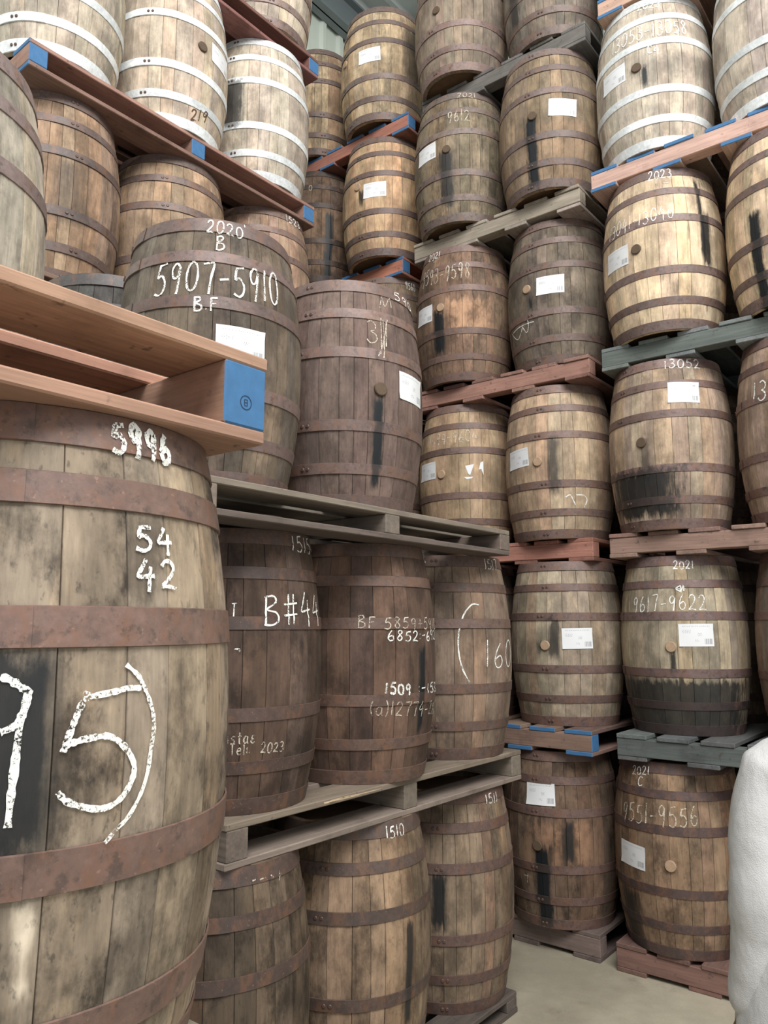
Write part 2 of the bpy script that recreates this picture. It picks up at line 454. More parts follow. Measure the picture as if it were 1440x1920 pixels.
def ribbon(V, F, line, w, rng, lift):
    """line of (phi, z) on the barrel wall -> a chalk stroke lying on it"""
    dense = []
    for (a, b) in zip(line, line[1:]):
        d = hypot((b[0] - a[0]) * 0.31, b[1] - a[1]); n = max(1, int(d / 0.012))
        for k in range(n): dense.append((a[0] + (b[0] - a[0]) * k / n, a[1] + (b[1] - a[1]) * k / n))
    dense.append(line[-1])
    if len(dense) < 2: return
    s = len(V)
    for i, (ph, z) in enumerate(dense):
        a = dense[max(0, i - 1)]; b = dense[min(len(dense) - 1, i + 1)]
        tx, tz = (b[0] - a[0]) * 0.31, b[1] - a[1]
        L = hypot(tx, tz) or 1e-6; nx, nz = -tz / L, tx / L
        ww = w * 0.40 * rng.uniform(0.75, 1.25)
        for sgn in (-1, 1):
            p2 = ph + sgn * nx * ww / 0.31; z2 = min(max(z + sgn * nz * ww, 0.001), HT - 0.001)
            r = surf(z2) + lift
            V.append((r * cos(p2), r * sin(p2), z2))
    for i in range(len(dense) - 1):
        F.append((s + 2 * i, s + 2 * i + 1, s + 2 * i + 3, s + 2 * i + 2))

CHALK = {0: M_CHALK, 1: M_FAINT, 2: M_PEN}
def add_strokes(parent, name, lines, w, style, seed):
    rng = random.Random(seed); V, F = [], []
    for i, ln in enumerate(lines): ribbon(V, F, smooth_line(ln), w, rng, 0.0014 + 0.0001 * (i % 3))
    me = mesh_from(name, V, F, [CHALK[style]], True)
    return obj(name, me, parent)

def text_lines(s, p0, z0, p1, z1, h, seed):
    rng = random.Random(seed)
    z0 = min(z0, HT - 0.012 - h); z1 = min(z1, HT - 0.012 - h)
    tot = sum(WID.get(c, 1.0) for c in s); x = 0.0; out = []
    for c in s:
        wd = WID.get(c, 1.0); jz = rng.uniform(-0.06, 0.06) * h; sc = rng.uniform(0.92, 1.08); sl = rng.uniform(-0.04, 0.10)
        for pl in G.get(c, []):
            ln = []
            for gx, gy in pl:
                u = (x + wd * (0.10 + 0.80 * gx) + sl * (gy - 0.5)) / tot
                ln.append((p0 + (p1 - p0) * u, z0 + (z1 - z0) * u + gy * h * sc + jz))
            out.append(ln)
        x += wd
    return out

def label_mesh(phi, z, seed):
    rng = random.Random(seed)
    w, h = 0.165, 0.112; tilt = rng.uniform(-0.06, 0.06)
    V, F, UV = [], [], []
    nx, ny = 8, 4
    for j in range(ny + 1):
        for i in range(nx + 1):
            u, v = i / nx, j / ny
            lx, lz = (u - 0.5) * w, (v - 0.5) * h
            x2 = lx * cos(tilt) - lz * sin(tilt); z2 = lx * sin(tilt) + lz * cos(tilt)
            zz = z + z2
            r = max(surf(zz), surf(zz + 0.012) - 0.001, surf(zz - 0.012) - 0.001) + 0.0014
            if (i, j) in ((0, 0), (nx, ny)): r += 0.004
            V.append((r * cos(phi + x2 / 0.32), r * sin(phi + x2 / 0.32), zz)); UV.append((u, v))
    for j in range(ny):
        for i in range(nx):
            a = j * (nx + 1) + i
            F.append((a, a + 1, a + nx + 2, a + nx + 1))
    return mesh_from('paper_label', V, F, [M_LABEL], True, 60, None, UV)

DARK_BUNG = ('R1.3', 'R3.5', 'R2.5', 'R1.5', 'R1.4', 'MS3.1', 'LB5.1', 'R2.1', 'R3.6')
# ------------------------------------------------------------------ measured positions: barrel feet, writing (angle, height), labels, bungs, spills
BARREL = {'R1.1': [1.534, 4.217, 0.135],
 'R0.1': [2.05, 3.8, 0.135],
 'R2.1': [1.004, 4.598, 0.135],
 'R3.1': [0.489, 4.998, 0.135],
 'R4.1': [-0.004, 5.424, 0.135],
 'R5.1': [-0.531, 5.845, 0.135],
 'R1b.1': [1.948, 4.738, 0.135],
 'R0b.1': [2.466, 4.319, 0.135],
 'R2b.1': [1.418, 5.119, 0.135],
 'R3b.1': [0.904, 5.519, 0.135],
 'R1.2': [1.621, 4.233, 1.17],
 'R0.2': [2.16, 3.8, 1.17],
 'R2.2': [1.079, 4.617, 1.17],
 'R3.2': [0.56, 5.03, 1.17],
 'R4.2': [0.0, 5.42, 1.17],
 'R5.2': [-0.531, 5.845, 1.17],
 'R1b.2': [2.037, 4.752, 1.17],
 'R0b.2': [2.576, 4.319, 1.17],
 'R2b.2': [1.495, 5.136, 1.17],
 'R3b.2': [0.976, 5.549, 1.17],
 'R1.3': [1.581, 4.174, 2.205],
 'R0.3': [2.11, 3.74, 2.205],
 'R2.3': [1.07, 4.631, 2.205],
 'R3.3': [0.561, 5.038, 2.205],
 'R4.3': [0.0, 5.42, 2.205],
 'R5.3': [-0.531, 5.845, 2.205],
 'R1b.3': [1.997, 4.693, 2.205],
 'R0b.3': [2.526, 4.259, 2.205],
 'R2b.3': [1.486, 5.151, 2.205],
 'R3b.3': [0.976, 5.557, 2.205],
 'R1.4': [1.57, 4.104, 3.24],
 'R0.4': [2.09, 3.68, 3.24],
 'R2.4': [1.108, 4.628, 3.24],
 'R3.4': [0.544, 4.954, 3.24],
 'R4.4': [0.03, 5.42, 3.24],
 'R5.4': [-0.501, 5.845, 3.24],
 'R1b.4': [1.986, 4.623, 3.24],
 'R0b.4': [2.506, 4.199, 3.24],
 'R2b.4': [1.524, 5.147, 3.24],
 'R3b.4': [0.959, 5.473, 3.24],
 'R1.5': [1.575, 4.108, 4.275],
 'R0.5': [2.09, 3.69, 4.275],
 'R2.5': [1.057, 4.504, 4.275],
 'R3.5': [0.533, 4.893, 4.275],
 'R4.5': [0.017, 5.36, 4.275],
 'R5.5': [-0.514, 5.785, 4.275],
 'R1b.5': [1.99, 4.628, 4.275],
 'R0b.5': [2.506, 4.209, 4.275],
 'R2b.5': [1.472, 5.023, 4.275],
 'R3b.5': [0.948, 5.412, 4.275],
 'R1.6': [1.606, 4.115, 5.31],
 'R0.6': [2.105, 3.696, 5.31],
 'R2.6': [1.112, 4.541, 5.31],
 'R3.6': [0.541, 4.857, 5.31],
 'R4.6': [-0.003, 5.356, 5.31],
 'R5.6': [-0.534, 5.781, 5.31],
 'MS1.0': [-0.565, 2.704, 0.09],
 'MS2.0': [-0.546, 2.781, 1.13],
 'MS1b.0': [-1.08, 3.117, 0.09],
 'MS2b.0': [-1.053, 3.19, 1.13],
 'MS1.1': [-0.139, 3.244, 0.09],
 'MS2.1': [-0.11, 3.266, 1.13],
 'MS1b.1': [-0.645, 3.655, 0.09],
 'MS2b.1': [-0.621, 3.679, 1.13],
 'MS1.2': [0.277, 3.808, 0.09],
 'MS2.2': [0.289, 3.798, 1.13],
 'MS1b.2': [-0.212, 4.239, 0.09],
 'MS2b.2': [-0.209, 4.219, 1.13],
 'MS3.0': [-0.623, 2.667, 2.15],
 'MS3b.0': [-1.133, 3.074, 2.15],
 'MS3.1': [-0.164, 3.131, 2.15],
 'MS3b.1': [-0.68, 3.543, 2.15],
 'LB1.0': [-1.623, 3.491, 0.135],
 'LB2.0': [-1.629, 3.498, 1.17],
 'LB3.0': [-1.627, 3.499, 2.205],
 'LB4.0': [-1.621, 3.494, 3.24],
 'LB5.0': [-1.616, 3.413, 4.275],
 'LB4b.0': [-2.136, 3.906, 3.24],
 'LB5b.0': [-2.131, 3.826, 4.275],
 'LB1.1': [-1.204, 3.991, 0.135],
 'LB2.1': [-1.197, 3.986, 1.17],
 'LB3.1': [-1.195, 3.987, 2.205],
 'LB4.1': [-1.195, 3.987, 3.24],
 'LB5.1': [-1.201, 3.916, 4.275],
 'LB4b.1': [-1.71, 4.4, 3.24],
 'LB5b.1': [-1.716, 4.328, 4.275],
 'LB1.2': [-0.807, 4.508, 0.135],
 'LB2.2': [-0.797, 4.501, 1.17],
 'LB3.2': [-0.779, 4.489, 2.205],
 'LB4.2': [-0.779, 4.489, 3.24],
 'LB5.2': [-0.794, 4.425, 4.275],
 'LB4b.2': [-1.294, 4.902, 3.24],
 'LB5b.2': [-1.309, 4.838, 4.275],
 'LB6.2': [-0.79, 4.46, 5.31],
 'LB6.1': [-1.2, 3.95, 5.31],
 'NS2.0': [-0.572, 1.239, 1.105],
 'NS3.0': [-1.165, 1.74, 2.157],
 'NS1.0': [-0.572, 1.239, 0.065],
 'NS1b.0': [-1.088, 1.651, 0.065],
 'NS2b.0': [-1.088, 1.651, 1.105],
 'NS1.1': [-0.985, 0.723, 0.065],
 'NS2.1': [-0.985, 0.723, 1.105]}
TEXT = [('NS2.0', '5996', -0.807, 0.853, -0.433, 0.855, 0.045, 0.011, 0),
 ('NS2.0', '54', -0.708, 0.716, -0.472, 0.714, 0.033, 0.007, 0),
 ('NS2.0', '42', -0.707, 0.665, -0.455, 0.663, 0.038, 0.007, 0),
 ('MS3.0', '2020', -1.445, 0.87, -0.995, 0.887, 0.045, 0.0065, 0),
 ('MS3.0', 'B', -1.338, 0.781, -1.204, 0.787, 0.049, 0.007, 0),
 ('MS3.0', '5907-5910', -1.98, 0.622, -0.55, 0.635, 0.11, 0.0085, 0),
 ('MS3.0', 'B.F', -1.536, 0.56, -1.266, 0.561, 0.046, 0.0075, 0),
 ('MS3.1', '5908', -0.795, 0.875, -0.035, 0.92, 0.037, 0.0055, 0),
 ('MS3.1', '3', -1.285, 0.641, -1.076, 0.638, 0.1, 0.0055, 1),
 ('R4.4', '9560', -1.141, 0.822, -0.837, 0.819, 0.055, 0.007, 0),
 ('MS2.0', '1515', -0.633, 0.852, -0.118, 0.854, 0.054, 0.0055, 0),
 ('MS2.0', 'T', -1.381, 0.614, -1.313, 0.614, 0.044, 0.0055, 0),
 ('MS2.0', 'B#44', -1.071, 0.589, -0.114, 0.597, 0.096, 0.0075, 0),
 ('MS2.0', 'ista&', -1.388, 0.225, -1.088, 0.223, 0.033, 0.005, 1),
 ('MS2.0', 'Teli.', -1.358, 0.192, -1.137, 0.191, 0.033, 0.005, 1),
 ('MS2.0', '2023', -1.041, 0.191, -0.752, 0.187, 0.03, 0.005, 1),
 ('MS2.1', 'BF 5859+5910', -1.552, 0.577, -0.175, 0.572, 0.044, 0.005, 1),
 ('MS2.1', '6852:-692', -1.195, 0.529, -0.187, 0.529, 0.039, 0.006, 0),
 ('MS2.1', '1509', -1.22, 0.336, -0.838, 0.327, 0.041, 0.009, 0),
 ('MS2.1', ':-153', -0.735, 0.329, -0.155, 0.321, 0.039, 0.007, 0),
 ('MS2.1', '(a)12774-280', -1.402, 0.259, -0.076, 0.234, 0.05, 0.005, 1),
 ('MS2.1', '15', -0.304, 0.854, -0.074, 0.86, 0.045, 0.006, 0),
 ('MS2.2', '1517', -0.912, 0.855, -0.526, 0.856, 0.05, 0.006, 0),
 ('MS2.2', '160', -1.078, 0.41, -0.335, 0.391, 0.116, 0.0075, 0),
 ('MS1.1', '1510', -1.042, 0.849, -0.703, 0.852, 0.043, 0.0065, 0),
 ('MS1.2', '1511', -0.926, 0.845, -0.588, 0.839, 0.04, 0.0065, 0),
 ('R1.1', '2021', -2.75, 0.828, -2.364, 0.842, 0.04, 0.006, 0),
 ('R1.1', 'C', -2.613, 0.778, -2.474, 0.785, 0.045, 0.006, 0),
 ('R1.1', '9551-9556', -2.928, 0.602, -1.615, 0.626, 0.091, 0.0075, 1),
 ('R1.2', '2021', -2.066, 0.834, -1.697, 0.834, 0.042, 0.007, 0),
 ('R1.2', '9617-9622', -2.832, 0.619, -1.553, 0.623, 0.08, 0.007, 0),
 ('R1.3', '13052', -1.984, 0.867, -1.293, 0.866, 0.048, 0.0075, 0),
 ('R1.4', '2023', -2.133, 0.864, -1.687, 0.856, 0.053, 0.0075, 0),
 ('R1.4', 'P2', -2.019, 0.812, -1.733, 0.805, 0.041, 0.007, 1),
 ('R1.4', '13041-13046', -2.948, 0.581, -1.717, 0.592, 0.078, 0.006, 0),
 ('R1.5', '2023', -2.184, 0.837, -1.732, 0.818, 0.044, 0.008, 0),
 ('R1.5', '13053-13058', -2.694, 0.635, -1.296, 0.632, 0.09, 0.008, 0),
 ('R1.5', 'C4', -2.025, 0.53, -1.806, 0.514, 0.046, 0.008, 0),
 ('R0.3', '13', -2.902, 0.598, -2.6, 0.577, 0.103, 0.008, 0),
 ('R3.3', '9599-9604', -2.67, 0.641, -1.485, 0.653, 0.069, 0.007, 1),
 ('R3.4', '2021', -2.64, 0.889, -2.245, 0.881, 0.048, 0.007, 0),
 ('R3.4', 'C', -2.474, 0.825, -2.354, 0.823, 0.039, 0.006, 1),
 ('R3.4', '9593-9598', -2.794, 0.673, -1.546, 0.651, 0.108, 0.008, 1),
 ('R3.5', '2021', -1.781, 0.893, -1.322, 0.904, 0.036, 0.008, 1),
 ('R3.5', '9612', -1.992, 0.674, -1.489, 0.667, 0.084, 0.008, 1),
 ('LB4.2', '1523', -0.815, 0.874, -0.329, 0.885, 0.043, 0.007, 0),
 ('LB5.1', '219', -0.86, 0.052, -0.485, 0.091, 0.057, 0.009, 2),
 ('R5.5', '0', -1.783, 0.726, -1.672, 0.723, 0.04, 0.007, 1)]
TRACE = [('NS2.0', 0.011, 0, [[(-1.203, 0.554),
 (-1.176, 0.551),
 (-1.151, 0.546),
 (-1.127, 0.54),
 (-1.105, 0.535),
 (-1.111, 0.52),
 (-1.128, 0.504),
 (-1.151, 0.495),
 (-1.19, 0.49)], [(-1.107, 0.535),
 (-1.114, 0.517),
 (-1.127, 0.498),
 (-1.133, 0.466),
 (-1.137, 0.439),
 (-1.142, 0.412),
 (-1.145, 0.381)]]),
 ('NS2.0', 0.0095, 0, [[(-0.67, 0.533),
 (-0.729, 0.534),
 (-0.78, 0.531),
 (-0.844, 0.528),
 (-0.894, 0.526)], [(-0.895, 0.533),
 (-0.912, 0.52),
 (-0.926, 0.509),
 (-0.945, 0.492),
 (-0.961, 0.476),
 (-0.974, 0.462)], [(-0.971, 0.468),
 (-0.942, 0.472),
 (-0.909, 0.475),
 (-0.876, 0.476),
 (-0.838, 0.477),
 (-0.802, 0.476),
 (-0.756, 0.467),
 (-0.715, 0.452),
 (-0.691, 0.435),
 (-0.699, 0.418),
 (-0.735, 0.4),
 (-0.783, 0.391),
 (-0.838, 0.39),
 (-0.899, 0.396),
 (-0.951, 0.404),
 (-0.985, 0.416)]]),
 ('NS2.0', 0.007, 0, [[(-0.741, 0.564),
 (-0.713, 0.557),
 (-0.685, 0.549),
 (-0.663, 0.538),
 (-0.645, 0.527),
 (-0.627, 0.514),
 (-0.612, 0.501),
 (-0.606, 0.488),
 (-0.606, 0.475),
 (-0.617, 0.45),
 (-0.627, 0.425),
 (-0.654, 0.399),
 (-0.703, 0.374),
 (-0.751, 0.361),
 (-0.801, 0.348)]]),
 ('MS3.0', 0.005, 0, [[(-0.979, 0.893),
 (-0.984, 0.924),
 (-0.949, 0.923),
 (-0.932, 0.905),
 (-0.912, 0.927),
 (-0.887, 0.91),
 (-0.858, 0.928),
 (-0.794, 0.921)]]),
 ('MS3.1', 0.006, 1, [[(-1.05, 0.75),
 (-1.059, 0.652),
 (-1.082, 0.596)], [(-1.02, 0.745),
 (-1.02, 0.655),
 (-1.04, 0.583)], [(-0.971, 0.744),
 (-0.993, 0.634)], [(-1.112, 0.587),
 (-1.028, 0.654),
 (-0.952, 0.75)]]),
 ('MS3.1', 0.005, 1, [[(-1.044, 0.795),
 (-0.995, 0.85),
 (-0.962, 0.808),
 (-0.864, 0.851),
 (-0.848, 0.812)]]),
 ('MS2.0', 0.006, 0, [[(-1.332, 0.515),
 (-1.286, 0.514),
 (-1.29, 0.506)]]),
 ('MS2.2', 0.0075, 0, [[(-1.108, 0.679),
 (-1.218, 0.681),
 (-1.347, 0.639),
 (-1.419, 0.58),
 (-1.446, 0.521),
 (-1.443, 0.473),
 (-1.423, 0.434),
 (-1.383, 0.391),
 (-1.294, 0.339)]]),
 ('MS1.0', 0.005, 1, [[(-0.565, 0.87),
 (-0.578, 0.843)], [(-0.941, 0.864),
 (-0.902, 0.866)], [(-0.85, 0.862),
 (-0.793, 0.865),
 (-0.753, 0.858)], [(-0.703, 0.867),
 (-0.669, 0.859)]]),
 ('R1.2', 0.008, 0, [[(-2.024, 0.732),
 (-1.873, 0.731)], [(-1.946, 0.748),
 (-2.024, 0.732),
 (-1.934, 0.715)], [(-1.946, 0.745),
 (-1.95, 0.718),
 (-1.904, 0.747),
 (-1.9, 0.72)]]),
 ('R2.3', 0.008, 0, [[(-1.706, 0.23),
 (-1.622, 0.243),
 (-1.567, 0.212),
 (-1.523, 0.186)], [(-1.509, 0.243),
 (-1.362, 0.24),
 (-1.304, 0.214),
 (-1.356, 0.174)]]),
 ('R2.4', 0.006, 0, [[(-3.011, 0.264),
 (-2.789, 0.202),
 (-2.607, 0.254)], [(-2.937, 0.26),
 (-2.647, 0.27),
 (-2.318, 0.268)], [(-2.456, 0.304),
 (-2.45, 0.248),
 (-2.512, 0.219),
 (-2.602, 0.263)]]),
 ('R2.1', 0.006, 1, [[(-2.483, 0.253),
 (-2.336, 0.252)], [(-2.397, 0.267),
 (-2.428, 0.215)]])]
LABEL = [('MS3.0', -1.04, 0.465),
 ('MS3.1', -0.553, 0.491),
 ('R3.3', -2.631, 0.486),
 ('R2.3', -2.617, 0.482),
 ('R1.3', -1.671, 0.706),
 ('R1.2', -1.753, 0.499),
 ('R2.2', -1.627, 0.476),
 ('R2.1', -2.128, 0.684),
 ('R1.1', -2.705, 0.447),
 ('R3.4', -2.631, 0.467),
 ('R2.4', -1.975, 0.472),
 ('R1.4', -2.75, 0.453),
 ('R1.5', -2.654, 0.48),
 ('R3.5', -2.48, 0.505),
 ('R2.5', -1.57, 0.477),
 ('R4.6', -1.9, 0.482),
 ('R4.5', -1.834, 0.471),
 ('LB5.1', -0.28, 0.489)]
BUNG = [('R1.2', -2.134, 0.44),
 ('R2.2', -2.179, 0.437),
 ('R3.3', -2.227, 0.45),
 ('R2.3', -2.18, 0.444),
 ('R1.3', -2.376, 0.457),
 ('R2.4', -2.436, 0.479),
 ('R3.4', -2.172, 0.479),
 ('R1.4', -2.346, 0.457),
 ('R1.5', -2.2, 0.466),
 ('R2.5', -2.126, 0.45),
 ('R3.5', -1.985, 0.478),
 ('R4.5', -2.248, 0.52),
 ('R4.6', -2.627, 0.518),
 ('MS3.1', -1.09, 0.456),
 ('R1.1', -2.066, 0.435),
 ('R2.1', -2.182, 0.423),
 ('LB5.1', -0.738, 0.473),
 ('R3.6', -2.214, 0.442)]
STAIN = [('MS3.1', -1.111, 0.43, 0.082, 0.02, 1),
 ('R3.4', -2.222, 0.454, 0.18, 0.039, 1),
 ('R2.5', -2.179, 0.442, 0.009, 0.033, 1),
 ('R3.5', -2.008, 0.469, 0.096, 0.042, 0.9),
 ('R0.4', -2.654, 0.469, -0.03, 0.031, 1),
 ('R2.1', -2.118, 0.412, 0.004, 0.044, 1),
 ('R2.1', -1.673, 0.545, 0.344, 0.028, 0.9),
 ('R1.4', -1.186, 0.629, 0.324, 0.026, 0.95),
 ('R1.4', -1.254, 0.823, 0.376, 0.013, 0.95),
 ('R1.3', -2.488, 0.307, 0.061, 0.206, 0.95),
 ('R1.3', -2.327, 0.478, 0.288, 0.021, 0.6),
 ('R1.2', -2.07, 0.276, -0.107, 0.437, 0.9),
 ('R1.2', -2.12, 0.434, 0.31, 0.015, 0.9),
 ('R2.3', -1.9, 0.579, 0.255, 0.028, 0.75),
 ('MS1.2', -1.703, 0.575, 0.351, 0.033, 0.95),
 ('MS1.1', -0.767, 0.541, 0.198, 0.016, 0.9),
 ('MS2.1', -0.637, 0.5, 0.182, 0.017, 1),
 ('R5.5', -1.264, 0.533, 0.004, 0.03, 1),
 ('R1.5', -2.078, 0.452, 0.35, 0.014, 1),
 ('LB5.2', -1.85, 0.604, 0.296, 0.058, 0.9),
 ('NS2.0', -1.155, 0.581, 0.345, 0.048, 0.95),
 ('R2.2', -2.028, 0.584, 0.366, 0.031, 0.8),
 ('R2.6', -2.699, 0.499, 0.168, 0.042, 0.8),
 ('R1.1', -2.825, 0.276, -0.028, 0.068, 0.8),
 ('R4.6', -0.816, 0.739, 0.329, 0.083, 0.6),
 ('R2.4', -2.358, 0.413, 0.348, 0.013, 0.9),
 ('LB4.0', -0.848, 0.574, 0.272, 0.071, 0.5),
 ('R4.5', -2.156, 0.476, 0.376, 0.016, 0.9),
 ('R1.5', -1.337, 0.514, 0.401, 0.16, 0.35),
 ('R2.2', -2.299, 0.451, 0.393, 0.012, 0.7)]
PATCH = [('R3.4', -1.63, 0.515, 0.306, 0.119, 0.9),
 ('R2.1', -1.802, 0.543, 0.315, 0.171, 0.6),
 ('NS2.0', -0.978, 0.763, 0.656, 0.012, 0.8),
 ('NS2.0', -1.064, 0.295, 0.191, 0.011, 0.8),
 ('R1.1', -2.114, 0.467, 0.009, 0.208, 0.35),
 ('R2.5', -1.722, 0.394, 0.003, 0.216, 0.5),
 ('MS1.1', -1.077, 0.801, 0.362, 0.096, 0.5),
 ('MS3.0', -0.719, 0.282, 0.111, 0.045, 0.4),
 ('R5.5', -1.354, 0.574, 0.116, 0.174, 0.5)]
TORN = (-1.684, 0.494)

# corner, side, z0, z1, rgb, blue ends, label, group
PALLETS = [
 ((-.20, 1.24), 'E', 0, .065, (120, 108, 92), False, 'worn pallet on the floor under the nearest left barrels', None),
 ((-.19, 1.23), 'E', .97, 1.105, (176, 164, 142), False, 'weathered pallet under the near barrel chalked 5996, only its end showing', None),
 ((-.192, 1.237), 'E', 2.01, 2.157, (182, 136, 106), True, 'new orange-brown pallet with a blue painted end, lying on the barrel chalked 5996', None),
 ((.60, 3.76), 'E', 0, .09, (104, 92, 82), False, 'dark worn pallet on the floor under the barrels chalked 1510 and 1511', None),
 ((.655, 3.82), 'E', .995, 1.13, (132, 117, 102), False, 'splintered grey pallet between the barrels chalked B#44 and 1510', None),
 ((.584, 3.56), 'E', 2.035, 2.15, (124, 110, 98), False, 'grey weathered pallet under the barrels chalked 5907-5910 and 5908', None),
 ((-.44, 4.46), 'E', 0, .135, (120, 96, 80), False, 'pallet hidden low in the far left row', 'pallets hidden in the far left row'),
 ((-.44, 4.46), 'E', 1.04, 1.17, (120, 96, 80), False, 'pallet hidden low in the far left row', 'pallets hidden in the far left row'),
 ((-.44, 4.46), 'E', 2.075, 2.205, (120, 96, 80), False, 'pallet hidden low in the far left row', 'pallets hidden in the far left row'),
 ((-.44, 4.46), 'E', 3.11, 3.24, (120, 96, 80), False, 'pallet hidden low in the far left row', 'pallets hidden in the far left row'),
 ((-.43, 4.46), 'E', 4.145, 4.275, (152, 114, 96), True, 'long red-brown pallet with blue ends under the three white-hooped barrels at upper left', None),
 ((-.417, 4.51), 'E', 5.18, 5.31, (138, 92, 82), True, 'dark red pallet with a blue end at the top left, above the white-hooped barrels', None),
 ((1.17, 4.18), 'L', 0, .135, (118, 84, 74), False, 'reddish pallet on the floor under the barrel chalked 9551-9556', None),
 ((1.19, 4.09), 'L', 1.04, 1.17, (96, 100, 100), False, 'dark grey pallet between the barrels chalked 9617-9622 and 9551-9556', None),
 ((1.22, 4.17), 'L', 2.075, 2.205, (146, 112, 98), False, 'brown-grey pallet under the barrel chalked 13052', None),
 ((1.21, 4.14), 'L', 3.11, 3.24, (116, 122, 120), False, 'blue-grey weathered pallet under the light barrel chalked 13041-13046', None),
 ((1.177, 4.09), 'L', 4.145, 4.275, (196, 160, 142), True, 'pale pinkish pallet with blue board ends under the white-hooped barrel chalked 13053-13058', None),
 ((1.236, 4.02), 'L', 5.18, 5.31, (190, 150, 128), True, 'pale pallet with blue board ends at the top edge, above the barrel chalked 13053-13058', None),
 ((1.11, 4.257), 'R', 0, .135, (116, 100, 92), False, 'grey-brown pallet on the floor in the corner, under the dark stained barrel', None),
 ((1.08, 4.15), 'R', 1.04, 1.17, (132, 104, 88), True, 'brown pallet with a blue end, second from the floor in the middle far stack', None),
 ((1.165, 4.30), 'R', 2.075, 2.205, (162, 108, 88), False, 'orange-red pallet, third from the floor in the middle far stack', None),
 ((1.16, 4.21), 'R', 3.11, 3.24, (150, 108, 94), False, 'dusty red pallet under the barrel chalked 9593-9598', None),
 ((1.14, 4.20), 'R', 4.145, 4.275, (158, 146, 130), False, 'greyish tan pallet above the barrel chalked 9593-9598', None),
 ((1.20, 4.16), 'R', 5.18, 5.31, (104, 102, 98), False, 'dark grey pallet, topmost in the middle far stack', None),
 ((.12, 5.10), 'R', 0, .135, (120, 92, 76), False, 'pallet hidden low in the far corner stack', 'pallets hidden in the far corner stack'),
 ((.12, 5.10), 'R', 1.04, 1.17, (120, 92, 76), False, 'pallet hidden low in the far corner stack', 'pallets hidden in the far corner stack'),
 ((.12, 5.10), 'R', 2.075, 2.205, (120, 92, 76), False, 'pallet hidden low in the far corner stack', 'pallets hidden in the far corner stack'),
 ((.12, 5.10), 'R', 3.11, 3.24, (120, 92, 76), False, 'pallet hidden low in the far corner stack', 'pallets hidden in the far corner stack'),
 ((.13, 5.09), 'R', 4.145, 4.275, (184, 116, 84), True, 'bright orange pallet with blue ends just above the barrel chalked 9560', None),
 ((.17, 4.99), 'R', 5.18, 5.31, (160, 104, 84), True, 'orange-brown pallet with blue ends, topmost in the far corner stack', None),
]
RUST = (110, 86, 78); DRUST = (88, 66, 58); WHT = (214, 219, 220)
